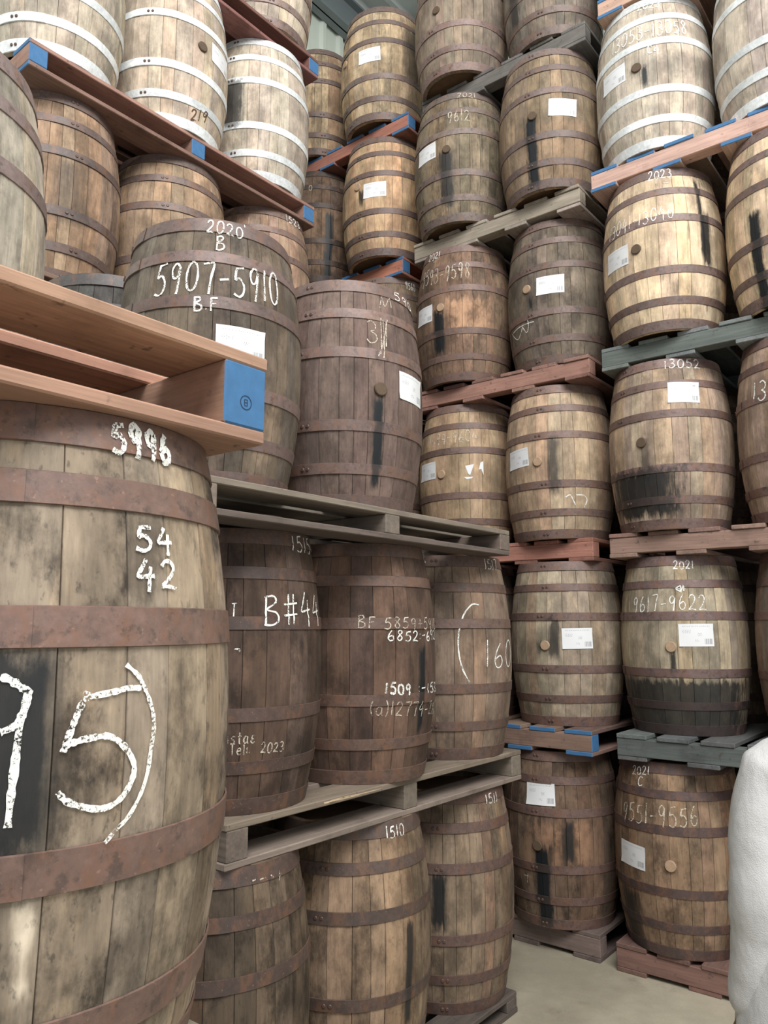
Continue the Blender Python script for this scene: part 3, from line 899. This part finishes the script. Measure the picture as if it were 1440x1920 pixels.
# key: (label, wood, hoop, white hoops, variation, grime, drips)
LOOKS = {
 'NS2.0': ('big near barrel chalked 5996 and 95, rusty hoops, under the orange pallet', (144, 127, 106), (118, 88, 76), False, .30, .75, .25),
 'NS3.0': ('grey barrel cut by the left edge, standing behind the orange pallet', (172, 164, 148), (128, 108, 104), False, .25, .35, .1),
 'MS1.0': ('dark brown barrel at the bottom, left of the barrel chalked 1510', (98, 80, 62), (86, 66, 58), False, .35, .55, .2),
 'MS1.1': ('brown blotched barrel chalked 1510 on its top hoop', (132, 108, 82), (88, 70, 62), False, .35, .60, .35),
 'MS1.2': ('brown barrel chalked 1511, with a blue-black patch on its left side', (130, 108, 86), (98, 74, 66), False, .35, .45, .35),
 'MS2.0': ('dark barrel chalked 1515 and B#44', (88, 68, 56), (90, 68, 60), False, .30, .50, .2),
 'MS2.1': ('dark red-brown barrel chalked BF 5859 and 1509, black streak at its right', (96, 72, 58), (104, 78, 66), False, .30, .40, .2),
 'MS2.2': ('brown barrel chalked 1517 and a large 160', (132, 110, 90), (108, 84, 74), False, .25, .30, .15),
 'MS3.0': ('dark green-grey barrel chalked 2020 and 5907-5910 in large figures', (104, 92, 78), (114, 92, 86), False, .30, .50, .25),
 'MS3.1': ('dark brown barrel chalked 5908, a tar-black streak running down from its bung', (112, 90, 80), (116, 92, 84), False, .22, .30, .15),
 'LB4.0': ('tan barrel below the white-hooped row, leftmost of three under the long red-brown pallet', (160, 132, 104), (106, 88, 82), False, .35, .35, .3),
 'LB4.1': ('tan barrel under the long red-brown pallet, middle one of its three', (156, 128, 98), (112, 92, 84), False, .3, .25, .2),
 'LB4.2': ('tan barrel chalked 1523, just behind the barrel chalked 5907-5910', (156, 128, 104), (120, 96, 86), False, .25, .25, .15),
 'LB5.0': ('white-hooped barrel in the top left corner of the picture', (180, 166, 144), WHT, True, .13, .25, .1),
 'LB5.1': ('white-hooped barrel marked 219 with a paper label at its right edge', (188, 168, 142), WHT, True, .12, .20, .15),
 'LB5.2': ('white-hooped barrel at the right end of the red-brown pallet', (186, 170, 148), WHT, True, .12, .20, .15),
 'LB6.2': ('pale barrel with brown hoops at the top edge, on the dark red pallet', (186, 172, 150), (138, 116, 108), False, .25, .2, .1),
 'R1.1': ('brown barrel chalked 9551-9556, lowest of the right stack beside the white shirt', (134, 106, 78), (92, 70, 66), False, .40, .45, .25),
 'R1.2': ('greyish barrel chalked 9617-9622 with a black lower third', (160, 144, 118), (112, 88, 84), False, .30, .20, .15),
 'R1.3': ('barrel chalked 13052 with a black band low on its front', (172, 148, 122), (124, 98, 90), False, .25, .25, .15),
 'R1.4': ('light tan barrel chalked 13041-13046, split by black streaks', (212, 184, 146), (120, 98, 92), False, .25, .18, .55),
 'R1.5': ('pale white-hooped barrel chalked 13053-13058', (190, 174, 152), WHT, True, .10, .18, .1),
 'R0.2': ('brown barrel cut by the right edge, right of the barrel chalked 9617-9622', (136, 116, 96), (116, 88, 80), False, .25, .35, .2),
 'R0.3': ('barrel at the right edge chalked 13, beside the barrel chalked 13052', (158, 132, 110), (120, 92, 84), False, .25, .25, .2),
 'R0.4': ('light tan barrel at the right edge with a long black tar stain', (210, 180, 140), (118, 96, 90), False, .2, .15, .35),
 'R0.5': ('white-hooped barrel at the top right corner of the picture', (188, 174, 156), WHT, True, .10, .2, .1),
 'R2.1': ('dark barrel on the corner pallet with black spills below a white label', (106, 84, 66), (108, 82, 74), False, .30, .50, .3),
 'R2.2': ('grey-tan barrel with a white label and a bung, standing on the blue-ended pallet', (160, 142, 118), (116, 90, 82), False, .32, .22, .15),
 'R2.3': ('tan barrel with a dark grey spill right of its bung, on the orange-red pallet', (176, 152, 122), (124, 98, 88), False, .28, .18, .12),
 'R2.4': ('dark grey barrel with white label and chalked tick, right of barrel chalked 9593', (118, 106, 90), (112, 92, 84), False, .22, .35, .15),
 'R2.5': ('grey-brown barrel, black spill under its bung, right one on the greyish tan pallet', (138, 118, 92), (116, 98, 92), False, .25, .25, .3),
 'R2.6': ('grey barrel at the top edge, right one on the topmost dark grey pallet', (128, 116, 102), (116, 98, 90), False, .22, .25, .2),
 'R3.2': ('dark barrel showing only a sliver right of the barrel chalked 160', (88, 74, 62), DRUST, False, .3, .4, .2),
 'R3.3': ('tan barrel chalked 9599-9604 with scraps of a torn label', (164, 138, 104), (116, 90, 80), False, .20, .15, .12),
 'R3.4': ('dark barrel chalked 9593-9598 with a bright orange patch and a black spill', (126, 98, 74), (116, 90, 80), False, .30, .45, .3),
 'R3.5': ('grey-green barrel faintly chalked 9612 with a white label at its left', (132, 116, 90), (114, 98, 90), False, .30, .40, .3),
 'R3.6': ('grey-brown barrel at the top edge, left one on the topmost dark grey pallet', (142, 126, 108), (128, 104, 96), False, .2, .15, .1),
 'R4.4': ('brown barrel chalked 9560, mostly hidden behind the barrel chalked 5908', (134, 114, 88), (108, 88, 80), False, .25, .25, .2),
 'R4.5': ('yellow-tan barrel with a white label, standing on the bright orange pallet', (192, 156, 112), (112, 92, 86), False, .30, .20, .2),
 'R4.6': ('yellow-brown barrel with a white label, topmost in the far corner stack', (176, 152, 114), (114, 96, 90), False, .35, .35, .3),
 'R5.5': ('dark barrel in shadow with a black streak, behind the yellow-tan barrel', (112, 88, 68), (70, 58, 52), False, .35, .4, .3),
 'R5.6': ('half hidden barrel in the far corner, left of the topmost yellow-brown one', (166, 142, 110), (104, 86, 80), False, .35, .35, .3),
 'MS3b.0': ('dark barrel top showing behind the barrel chalked 5907-5910', (78, 76, 72), (80, 76, 76), False, .2, .4, .1),
}
HIDDEN = {'NS': 'barrel out of sight in the near left stack', 'MS': 'barrel out of sight at the back of the left middle stack',
          'LB': 'barrel out of sight in the far left row', 'R0': 'barrel out of sight in the right far stack', 'R1': 'barrel out of sight in the right far stack',
          'R2': 'barrel out of sight in the middle far stack', 'R3': 'barrel out of sight in the middle far stack',
          'R4': 'barrel out of sight in the far corner stack', 'R5': 'barrel out of sight in the far corner stack'}
def LOOK(k):
    if k in LOOKS: return LOOKS[k] + ('stacked aging barrels',)
    h = HIDDEN[k[:2]]
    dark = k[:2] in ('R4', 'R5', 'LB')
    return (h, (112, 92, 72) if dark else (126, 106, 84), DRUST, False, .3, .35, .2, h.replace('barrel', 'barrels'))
PATCH_RGB = {'R3.4': (204, 150, 98), 'R2.1': (172, 122, 78), 'NS2.0': (228, 208, 176), 'R1.1': (168, 128, 88), 'R2.5': (176, 136, 92), 'MS1.1': (176, 140, 98), 'MS3.0': (176, 142, 104), 'R5.5': (160, 122, 84)}


# ------------------------------------------------------------------ floor, walls, roof
def quad_struct(name, pts, mat, thick):
    n = (Vector(pts[1]) - Vector(pts[0])).cross(Vector(pts[3]) - Vector(pts[0])).normalized() * -thick
    V = [tuple(p) for p in pts] + [tuple(Vector(p) + n) for p in pts]
    F = [(0, 1, 2, 3), (7, 6, 5, 4), (0, 4, 5, 1), (1, 5, 6, 2), (2, 6, 7, 3), (3, 7, 4, 0)]
    o = obj(name, mesh_from(name, V, F, [mat], False)); o['kind'] = 'structure'
    return o
WL, WB, HC = 5.0, 6.35, 8.3
quad_struct('floor', [ab(-7, -7), ab(WB, -7), ab(WB, WL), ab(-7, WL)], M_FLOOR, 0.2)

def ribbed(name, p0, p1, z0, z1, mat, inward, pitch=0.25, horizontal=None):
    """trapezoid-ribbed metal sheet between two points"""
    p0, p1 = Vector(p0), Vector(p1); L = (p1 - p0).length; t = (p1 - p0) / L
    V, F = [], []
    n = int(L / pitch)
    for i in range(n):
        for f, d in ((0, 0), (.35, 0), (.45, .035), (.62, .035), (.72, 0)):
            q = p0 + t * (L * (i + f) / n) + inward * d
            if horizontal is None:
                V += [(q.x, q.y, z0), (q.x, q.y, z1)]
            else:
                V += [(q.x, q.y, z0 + (-d if True else 0)), (q.x + horizontal.x, q.y + horizontal.y, z0 - d)]
    V += ([(p1.x, p1.y, z0), (p1.x, p1.y, z1)] if horizontal is None else [(p1.x, p1.y, z0), (p1.x + horizontal.x, p1.y + horizontal.y, z0)])
    for i in range(len(V) // 2 - 1): F.append((2 * i, 2 * i + 2, 2 * i + 3, 2 * i + 1))
    me = mesh_from(name, V, F, [mat], False)
    o = obj(name, me); o['kind'] = 'structure'
    sol = o.modifiers.new('thickness', 'SOLIDIFY'); sol.thickness = 0.01; sol.offset = 0
    return o
ribbed('wall_left', ab(-6, WL), ab(WB, WL), 0, HC, M_WALL, -BX)
ribbed('wall_back', ab(WB, WL), ab(WB, -7), 0, HC, M_WALL, -AX)
ribbed('ceiling', ab(1.8, WL), ab(1.8, -7), HC, HC, M_CEIL, Vector((0, 0, 0)), 0.3, AX * (WB - 1.8))
def beam(name, p0, p1, h, w):
    p0, p1 = Vector(p0), Vector(p1); L = (p1 - p0).length
    bm = bmesh.new()
    for (sz, sy, dz) in ((0.02, w, h / 2 - 0.01), (0.02, w, -h / 2 + 0.01), (h, 0.015, 0)):   # I section
        r = bmesh.ops.create_cube(bm, size=1.0)
        bmesh.ops.scale(bm, vec=(L, sy, sz), verts=r['verts']); bmesh.ops.translate(bm, vec=(L / 2, 0, dz), verts=r['verts'])
    me = bpy.data.meshes.new(name); bm.to_mesh(me); bm.free(); me.materials.append(M_BEAM)
    o = obj(name, me, None, p0, atan2((p1 - p0).y, (p1 - p0).x)); o['kind'] = 'structure'
    return o
beam('trim_1', ab(-6, WL - 0.12, HC - 0.24), ab(WB, WL - 0.12, HC - 0.24), 0.36, 0.16)
beam('trim_2', ab(WB - 0.12, WL - .3, HC - 0.24), ab(WB - 0.12, -7, HC - 0.24), 0.30, 0.16)

# ------------------------------------------------------------------ pallets
PL, PW = 1.80, 1.20
TB, SW = 0.022, 0.085
BOARD_ME = {}
def board_me(kind, blue, th):
    key = (kind, blue, round(th, 3))
    if key not in BOARD_ME:
        mats = [M_BOARD, M_BLUE] if blue else [M_BOARD]
        if kind == 'deck': BOARD_ME[key] = box_mesh('deck_board', PL, 0.155, TB, mats, 0.003, blue)
        elif kind == 'bottom': BOARD_ME[key] = box_mesh('bottom_board', PL, 0.150, TB, mats, 0.003, blue)
        else: BOARD_ME[key] = box_mesh('stringer', PW, SW, th, mats, 0.003, blue)
    return BOARD_ME[key]

def make_pallet(corner, side, z0, z1, rgb, blue, label, group, seed, blue_stringer=True):
    """corner: 'L' = the near left corner of a far-row pallet, 'R' = its near right corner, 'E' = the right end corner of a left-row pallet"""
    rng = random.Random(seed)
    c = Vector((corner[0], corner[1], 0))
    if side == 'L': c = c + AX * PL / 2 - BX * PW / 2
    elif side == 'R': c = c + AX * PL / 2 + BX * PW / 2
    else: c = c - AX * PL / 2 + BX * PW / 2
    root = bpy.data.objects.new('pallet', None); COL.objects.link(root)
    root.empty_display_size = 0.2
    root.location = (c.x, c.y, z0); root.rotation_euler = (0, 0, YAW)
    tag(root, label, 'pallet', group)
    tb = TB
    th = (z1 - z0) - 2 * TB
    def tint(o, k=1.0):
        f = rng.uniform(0.86, 1.14) * k
        o['tint'] = [v * f * rng.uniform(0.96, 1.04) for v in grey(lin(rgb), 0.22)]
    for k in range(6):
        y = -PW / 2 + 0.0775 + k * (PW - 0.155) / 5
        o = obj('deck_board', board_me('deck', blue, 0), root, (rng.uniform(-.006, .006), y, z1 - z0 - TB)); tint(o)
    for k in range(3):
        x = (-PL / 2 + SW / 2 + 0.004, 0.02, PL / 2 - SW / 2 - 0.004)[k]
        o = obj('stringer', board_me('stringer', blue and blue_stringer, th), root, (x, 0, TB)); o.rotation_euler = (0, 0, pi / 2); tint(o)
    for k in range(4):
        y = -PW / 2 + 0.075 + k * (PW - 0.15) / 3
        o = obj('bottom_board', board_me('bottom', blue, 0), root, (rng.uniform(-.008, .008), y, 0)); tint(o, 0.95)
    return root

for i, row in enumerate(PALLETS):
    p = make_pallet(*row, seed=500 + i)
    if row[6].startswith('new orange'):                                  # the stamp burnt into the blue end
        V, F = [], []
        for k in range(25):
            a = 2 * pi * k / 24
            for r in (0.0105, 0.0120): V.append((r * cos(a), 0.0, r * sin(a)))
        for k in range(24): F.append((2 * k, 2 * k + 1, 2 * k + 3, 2 * k + 2))
        for (x0, zz0, x1, zz1) in ((-.003, -.005, .003, -.005), (-.003, 0, .003, 0), (-.003, .005, .003, .005), (-.003, -.005, -.003, .005), (.003, -.005, .003, .005)):
            s = len(V); dx, dz = (0.0006, 0) if x0 == x1 else (0, 0.0006)
            V += [(x0 - dx, 0, zz0 - dz), (x1 + dx, 0, zz0 - dz) if x0 != x1 else (x0 + dx, 0, zz0), (x1 + dx, 0, zz1 + dz), (x0 - dx, 0, zz1 + dz)]
            F.append((s, s + 1, s + 2, s + 3))
        obj('stamp', mesh_from('stamp', V, F, [mat_flat('stamp_ink', (36, 52, 78), 0.7, 0.1, 20)], False), p, (PL / 2 - SW / 2 - 0.004, -PW / 2 - 0.0006, 0.062))
    if row[6].startswith('splintered grey'):                             # torn splinters of the front deck board
        rng = random.Random(9)
        for k in range(7):
            L = rng.uniform(0.07, 0.22)
            me = mesh_from('splinter', [(0, 0, 0), (0, .006, 0), (0, .003, .004), (L, .004, .004)], [(0, 1, 2), (0, 3, 1), (1, 3, 2), (2, 3, 0)], [M_BOARD], False)
            o = obj('splinter', me, p, (-0.42 + rng.uniform(-.12, .12), -PW / 2 + rng.uniform(-0.020, -0.004), row[3] - row[2] - 0.0078))
            o.rotation_euler = (rng.uniform(-.4, .4), 0.0, rng.uniform(-.16, .02)); o['tint'] = lin((172, 152, 122))

# ------------------------------------------------------------------ barrels
def by_key(tab):
    d = {}
    for row in tab: d.setdefault(row[0], []).append(row[1:])
    return d
D_TEXT, D_TRACE, D_LABEL, D_BUNG, D_STAIN, D_PATCH = map(by_key, (TEXT, TRACE, LABEL, BUNG, STAIN, PATCH))
SEQ = [10] * 6 + [12] * 10 + [14] * 6 + [16] * 6

def make_barrel(key, idx):
    x, y, z = BARREL[key]
    label, rgb, hoop_rgb, white, var, grime, streak, group = LOOK(key)
    near = key == 'NS2.0'
    CUR['hoops'] = HOOPS_NEAR if near else HOOPS
    rng = random.Random(1000 + idx)
    root = bpy.data.objects.new('barrel', None); COL.objects.link(root)
    root.empty_display_size = 0.2
    root.location = (x, y, z)
    tag(root, label, 'barrel', group)
    stains = D_STAIN.get(key, [])[:2]; patches = D_PATCH.get(key, [])[:2]
    def props(o, rz, lift=0.0):
        for nm, (ph, za, zb, hw, al) in zip(('a', 'b'), stains):
            d = (ph - rz + pi) % (2 * pi) - pi
            o['stain_' + nm] = [d, min(za, zb), max(za, zb)]; o['stain_size_' + nm] = [hw, al, 0.0]
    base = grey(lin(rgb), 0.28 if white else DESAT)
    seq = SEQ[:]; rng.shuffle(seq)
    ang = rng.uniform(0, 2 * pi)
    for d in seq:
        rz = ang + radians(d) / 2; ang += radians(d)
        k = 1.0 + rng.uniform(-0.5, 0.5) * var * 0.6
        s = obj('stave', STAVES[d], root, (0, 0, 0), rz % (2 * pi))
        e = 1 + rng.uniform(-0.003, 0.002); s.scale = (e, e, 1)
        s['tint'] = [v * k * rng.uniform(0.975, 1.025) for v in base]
        s['look'] = [var, grime * rng.uniform(0.5, 1.3), streak * rng.uniform(0.2, 1.3)]
        s['half'] = radians(d) / 2
        props(s, rz)
        for (ph, za, zb, hw, al) in patches:
            dd = (ph - rz + pi) % (2 * pi) - pi
            if abs(dd) * 0.31 < hw + 0.06:
                s['patch'] = [dd, min(za, zb), max(za, zb)]; s['patch_size'] = [hw, al, 0.0]; s['patch_tint'] = grey(lin(PATCH_RGB.get(key, (190, 156, 116))), 0.30)
    seam = atan2(-y, -x) + rng.uniform(-0.55, 0.35)
    if key in D_TEXT: seam = min(r_[1] for r_ in D_TEXT[key]) - 0.75
    elif key in D_BUNG: seam = D_BUNG[key][0][0] + rng.uniform(-0.1, 0.1)
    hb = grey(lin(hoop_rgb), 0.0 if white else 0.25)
    back = 'b.' in key
    for i, (f0, f1) in enumerate(CUR['hoops']):
        rz = seam + rng.uniform(-0.06, 0.06)
        h = obj('hoop', HOOP_ME['near' if near else white][i], root, (0, 0, 0), rz)
        k = rng.uniform(0.85, 1.15); h['tint'] = [v * k for v in hb]; h['lift'] = 0.0
        props(h, rz)
        if not back:
            zc = (f0 + f1) / 2 * HT
            for s_ in (-0.035, 0.035):
                a = -0.02 + s_
                r = prof(zc) + HOOP_T + 0.0018
                obj('rivet', RIVET_ME, h, (r * cos(a), r * sin(a), zc), a)
    obj('barrel_head', HEAD_ME, root, (0, 0, 0.030)); obj('barrel_head', HEAD_ME, root, (0, 0, HT - 0.048))
    for (ph, zz) in D_BUNG.get(key, []):
        r = prof(zz) - 0.006
        bo = obj('bung', BUNG_ME, root, (r * cos(ph), r * sin(ph), zz), ph)
        bo['tint'] = lin((92, 76, 60) if key in DARK_BUNG else (172, 146, 120))
    for (ph, zz) in D_LABEL.get(key, []):
        obj('paper_label', label_mesh(ph, zz, idx), root)
    for n, row in enumerate(D_TEXT.get(key, [])):
        s, p0, z0, p1, z1, h, w, st = row
        add_strokes(root, 'chalk_writing', text_lines(s, p0, z0, p1, z1, h, idx * 31 + n), w, st, idx * 7 + n)
    for n, row in enumerate(D_TRACE.get(key, [])):
        w, st, polys = row
        add_strokes(root, 'chalk_writing', polys, w, st, idx * 13 + n)
    if key == 'R3.3':                                                    # remains of a torn label
        for (sc, dp) in ((((0, 0), (.055, .01), (.03, -.06), (.018, -.05)), -.02), (((0, .02), (.018, .03), (.018, -.06), (.004, -.02), (-.012, -.025)), .075), (((-.03, -.07), (.03, -.07), (.02, -.08), (-.01, -.085)), .0)):
            V = []
            for px, pz in sc:
                a = TORN[0] + (px + dp) / 0.32; zz = TORN[1] + pz; r = surf(zz) + 0.0012
                V.append((r * cos(a), r * sin(a), zz))
            obj('paper_scrap', mesh_from('paper_scrap', V, [tuple(range(len(V)))], [M_SCRAP], False), root)
    return root

for i, k in enumerate(sorted(BARREL)):
    make_barrel(k, i)

# ------------------------------------------------------------------ the person at the right edge, seen from behind, only a white shirt in the picture
def skin_obj(name, verts, edges, radii, mat, parent, root_v=0, levels=2):
    me = bpy.data.meshes.new(name); me.from_pydata(verts, edges, []); me.update()
    me.materials.append(mat)
    o = obj(name, me, parent)
    sk = o.modifiers.new('skin', 'SKIN'); sk.use_smooth_shade = True; sk.branch_smoothing = 0.6
    for i, r in enumerate(radii):
        v = me.skin_vertices[0].data[i]
        v.radius = r if isinstance(r, tuple) else (r, r)
        v.use_root = (i == root_v)
    ss = o.modifiers.new('round', 'SUBSURF'); ss.levels = levels; ss.render_levels = levels
    return o
def mat_shirt():
    m = NT('white_coat_cloth')
    p = m.obj()
    w = m.noise(m.vmath('MULTIPLY', p, (5, 5, 3)), 1, 4, 0.55); f = m.noise(p, 420, 2, 0.5)
    m.base(m.scalec((0.60, 0.60, 0.60), m.lerp(f, 0.93, 1.06))); m.rough(0.9)
    m.b.inputs['Specular IOR Level'].default_value = 0.15
    m.bump(m.math('ADD', m.math('MULTIPLY', w, 9.0), m.math('MULTIPLY', f, 0.4)), 0.5, 0.006)
    return m.m
M_SKIN = mat_flat('skin', (150, 108, 84), 0.55, 0.06, 30, 0.4)
M_HAIR = mat_flat('dark_hair', (34, 28, 26), 0.6, 0.3, 90, 0.4, 0.4)
M_TROUS = mat_flat('dark_trousers', (52, 56, 66), 0.85, 0.15, 120, 0.2, 0.2)
M_SHOE = mat_flat('brown_shoe', (62, 48, 40), 0.5, 0.15, 40)
M_EYE = mat_flat('eye', (225, 222, 216), 0.2, 0.02, 10)
M_IRIS = mat_flat('iris', (44, 30, 24), 0.2, 0.05, 10)
person = bpy.data.objects.new('person', None); COL.objects.link(person)
person.location = (1.022, 1.75, 0); person.rotation_euler = (0, 0, radians(-8))
tag(person, 'person in a loose white coat, cut by the right edge', 'person')
V, E, Rd = [], [], []
def node(p, r, link=None):
    V.append(p); Rd.append(r); i = len(V) - 1
    if link is not None: E.append((link, i))
    return i
pel = node((0, 0, .97), (.15, .11))
wa = node((0, .01, 1.12), (.135, .10), pel); ch = node((0, .0, 1.30), (.155, .105), wa); uc = node((0, -.01, 1.40), (.11, .08), ch)
nk = node((0, 0, 1.49), (.060, .058), uc); jaw = node((0, .03, 1.555), (.062, .068), nk); hd = node((0, .022, 1.64), (.080, .096), jaw); top = node((0, .01, 1.715), (.060, .072), hd)
for s in (-1, 1):
    sh = node((s * .165, -.005, 1.38), .05, uc); el = node((s * .212, -.02, 1.14), .042, sh); wr = node((s * .235, .035, .885), .027, el)
    pa = node((s * .246, .05, .83), (.020, .036), wr)
    kn = node((s * .248, .065, .785), (.018, .036), pa)
    for k, (dy, L) in enumerate(((.034, .072), (.012, .082), (-.010, .076), (-.030, .060))):   # four fingers, a little curled
        a = node((s * .249, .068 + dy, .765), .0095, kn); b = node((s * .245, .074 + dy, .765 - L * .55), .0088, a); node((s * .233, .078 + dy, .765 - L), .0078, b)
    t1 = node((s * .242, .092, .835), .0125, pa); t2 = node((s * .236, .112, .800), .0105, t1); node((s * .230, .118, .772), .009, t2)
    hp = node((s * .095, 0, .90), .095, pel); ne = node((s * .105, .015, .50), .058, hp); an = node((s * .11, -.02, .09), .040, ne); node((s * .115, .10, .045), .036, an)
body = skin_obj('body', V, E, Rd, M_SKIN, person)
# coat
V, E, Rd = [], [], []
hem = node((0, 0, .70), (.318, .23)); pel = node((0, 0, .88), (.300, .215), hem); wa = node((0, .01, 1.10), (.235, .165), pel); ch = node((0, -.005, 1.29), (.195, .14), wa); uc = node((0, -.01, 1.425), (.140, .11), ch); node((0, -.005, 1.545), (.085, .082), uc)
for s in (-1, 1):
    sh = node((s * .178, -.005, 1.392), .086, uc); a = node((s * .208, -.012, 1.29), .074, sh); el = node((s * .213, -.02, 1.14), .068, a); b = node((s * .213, .005, 1.01), .064, el); node((s * .230, .034, .875), .054, b)
shirt = skin_obj('coat', V, E, Rd, mat_shirt(), person)
tex = bpy.data.textures.new('folds', 'CLOUDS'); tex.noise_scale = 0.11
dm = shirt.modifiers.new('folds', 'DISPLACE'); dm.texture = tex; dm.strength = 0.020; dm.mid_level = 0.5
V, E, Rd = [], [], []
pel = node((0, 0, .90), (.125, .10))
for s in (-1, 1):
    hp = node((s * .095, 0, .80), .100, pel); ne = node((s * .105, .015, .50), .080, hp); node((s * .11, -.02, .09), .068, ne)
skin_obj('trousers', V, E, Rd, M_TROUS, person)
for s in (-1, 1):
    skin_obj('shoe', [(s * .112, -.05, .045), (s * .112, .03, .050), (s * .116, .13, .038), (s * .118, .185, .032)], [(0, 1), (1, 2), (2, 3)], [.044, .048, .043, .032], M_SHOE, person)
    bm = bmesh.new(); bmesh.ops.create_uvsphere(bm, u_segments=16, v_segments=10, radius=0.0125)
    for f in bm.faces:
        f.smooth = True
        if f.calc_center_median().y > 0.0112: f.material_index = 1
    me = bpy.data.meshes.new('eye'); bm.to_mesh(me); bm.free(); me.materials.append(M_EYE); me.materials.append(M_IRIS)
    obj('eye', me, person, (s * .031, .094, 1.645))
    skin_obj('ear', [(s * .074, .012, 1.612), (s * .082, .004, 1.642), (s * .080, .002, 1.664)], [(0, 1), (1, 2)], [.010, .014, .011], M_SKIN, person, levels=1)
skin_obj('nose', [(0, .108, 1.65), (0, .122, 1.622), (0, .124, 1.605)], [(0, 1), (1, 2)], [.009, .011, .014], M_SKIN, person, levels=1)
skin_obj('mouth', [(-.022, .096, 1.572), (0, .104, 1.574), (.022, .096, 1.572)], [(0, 1), (1, 2)], [.006, .008, .006], mat_flat('lips', (140, 84, 76), 0.5, 0.05, 30), person, levels=1)
skin_obj('hair', [(0, -.045, 1.590), (0, -.035, 1.65), (0, .0, 1.715), (0, .045, 1.724)], [(0, 1), (1, 2), (2, 3)], [(.070, .050), (.086, .068), (.084, .058), (.060, .038)], M_HAIR, person)

print('objects', len(bpy.data.objects))
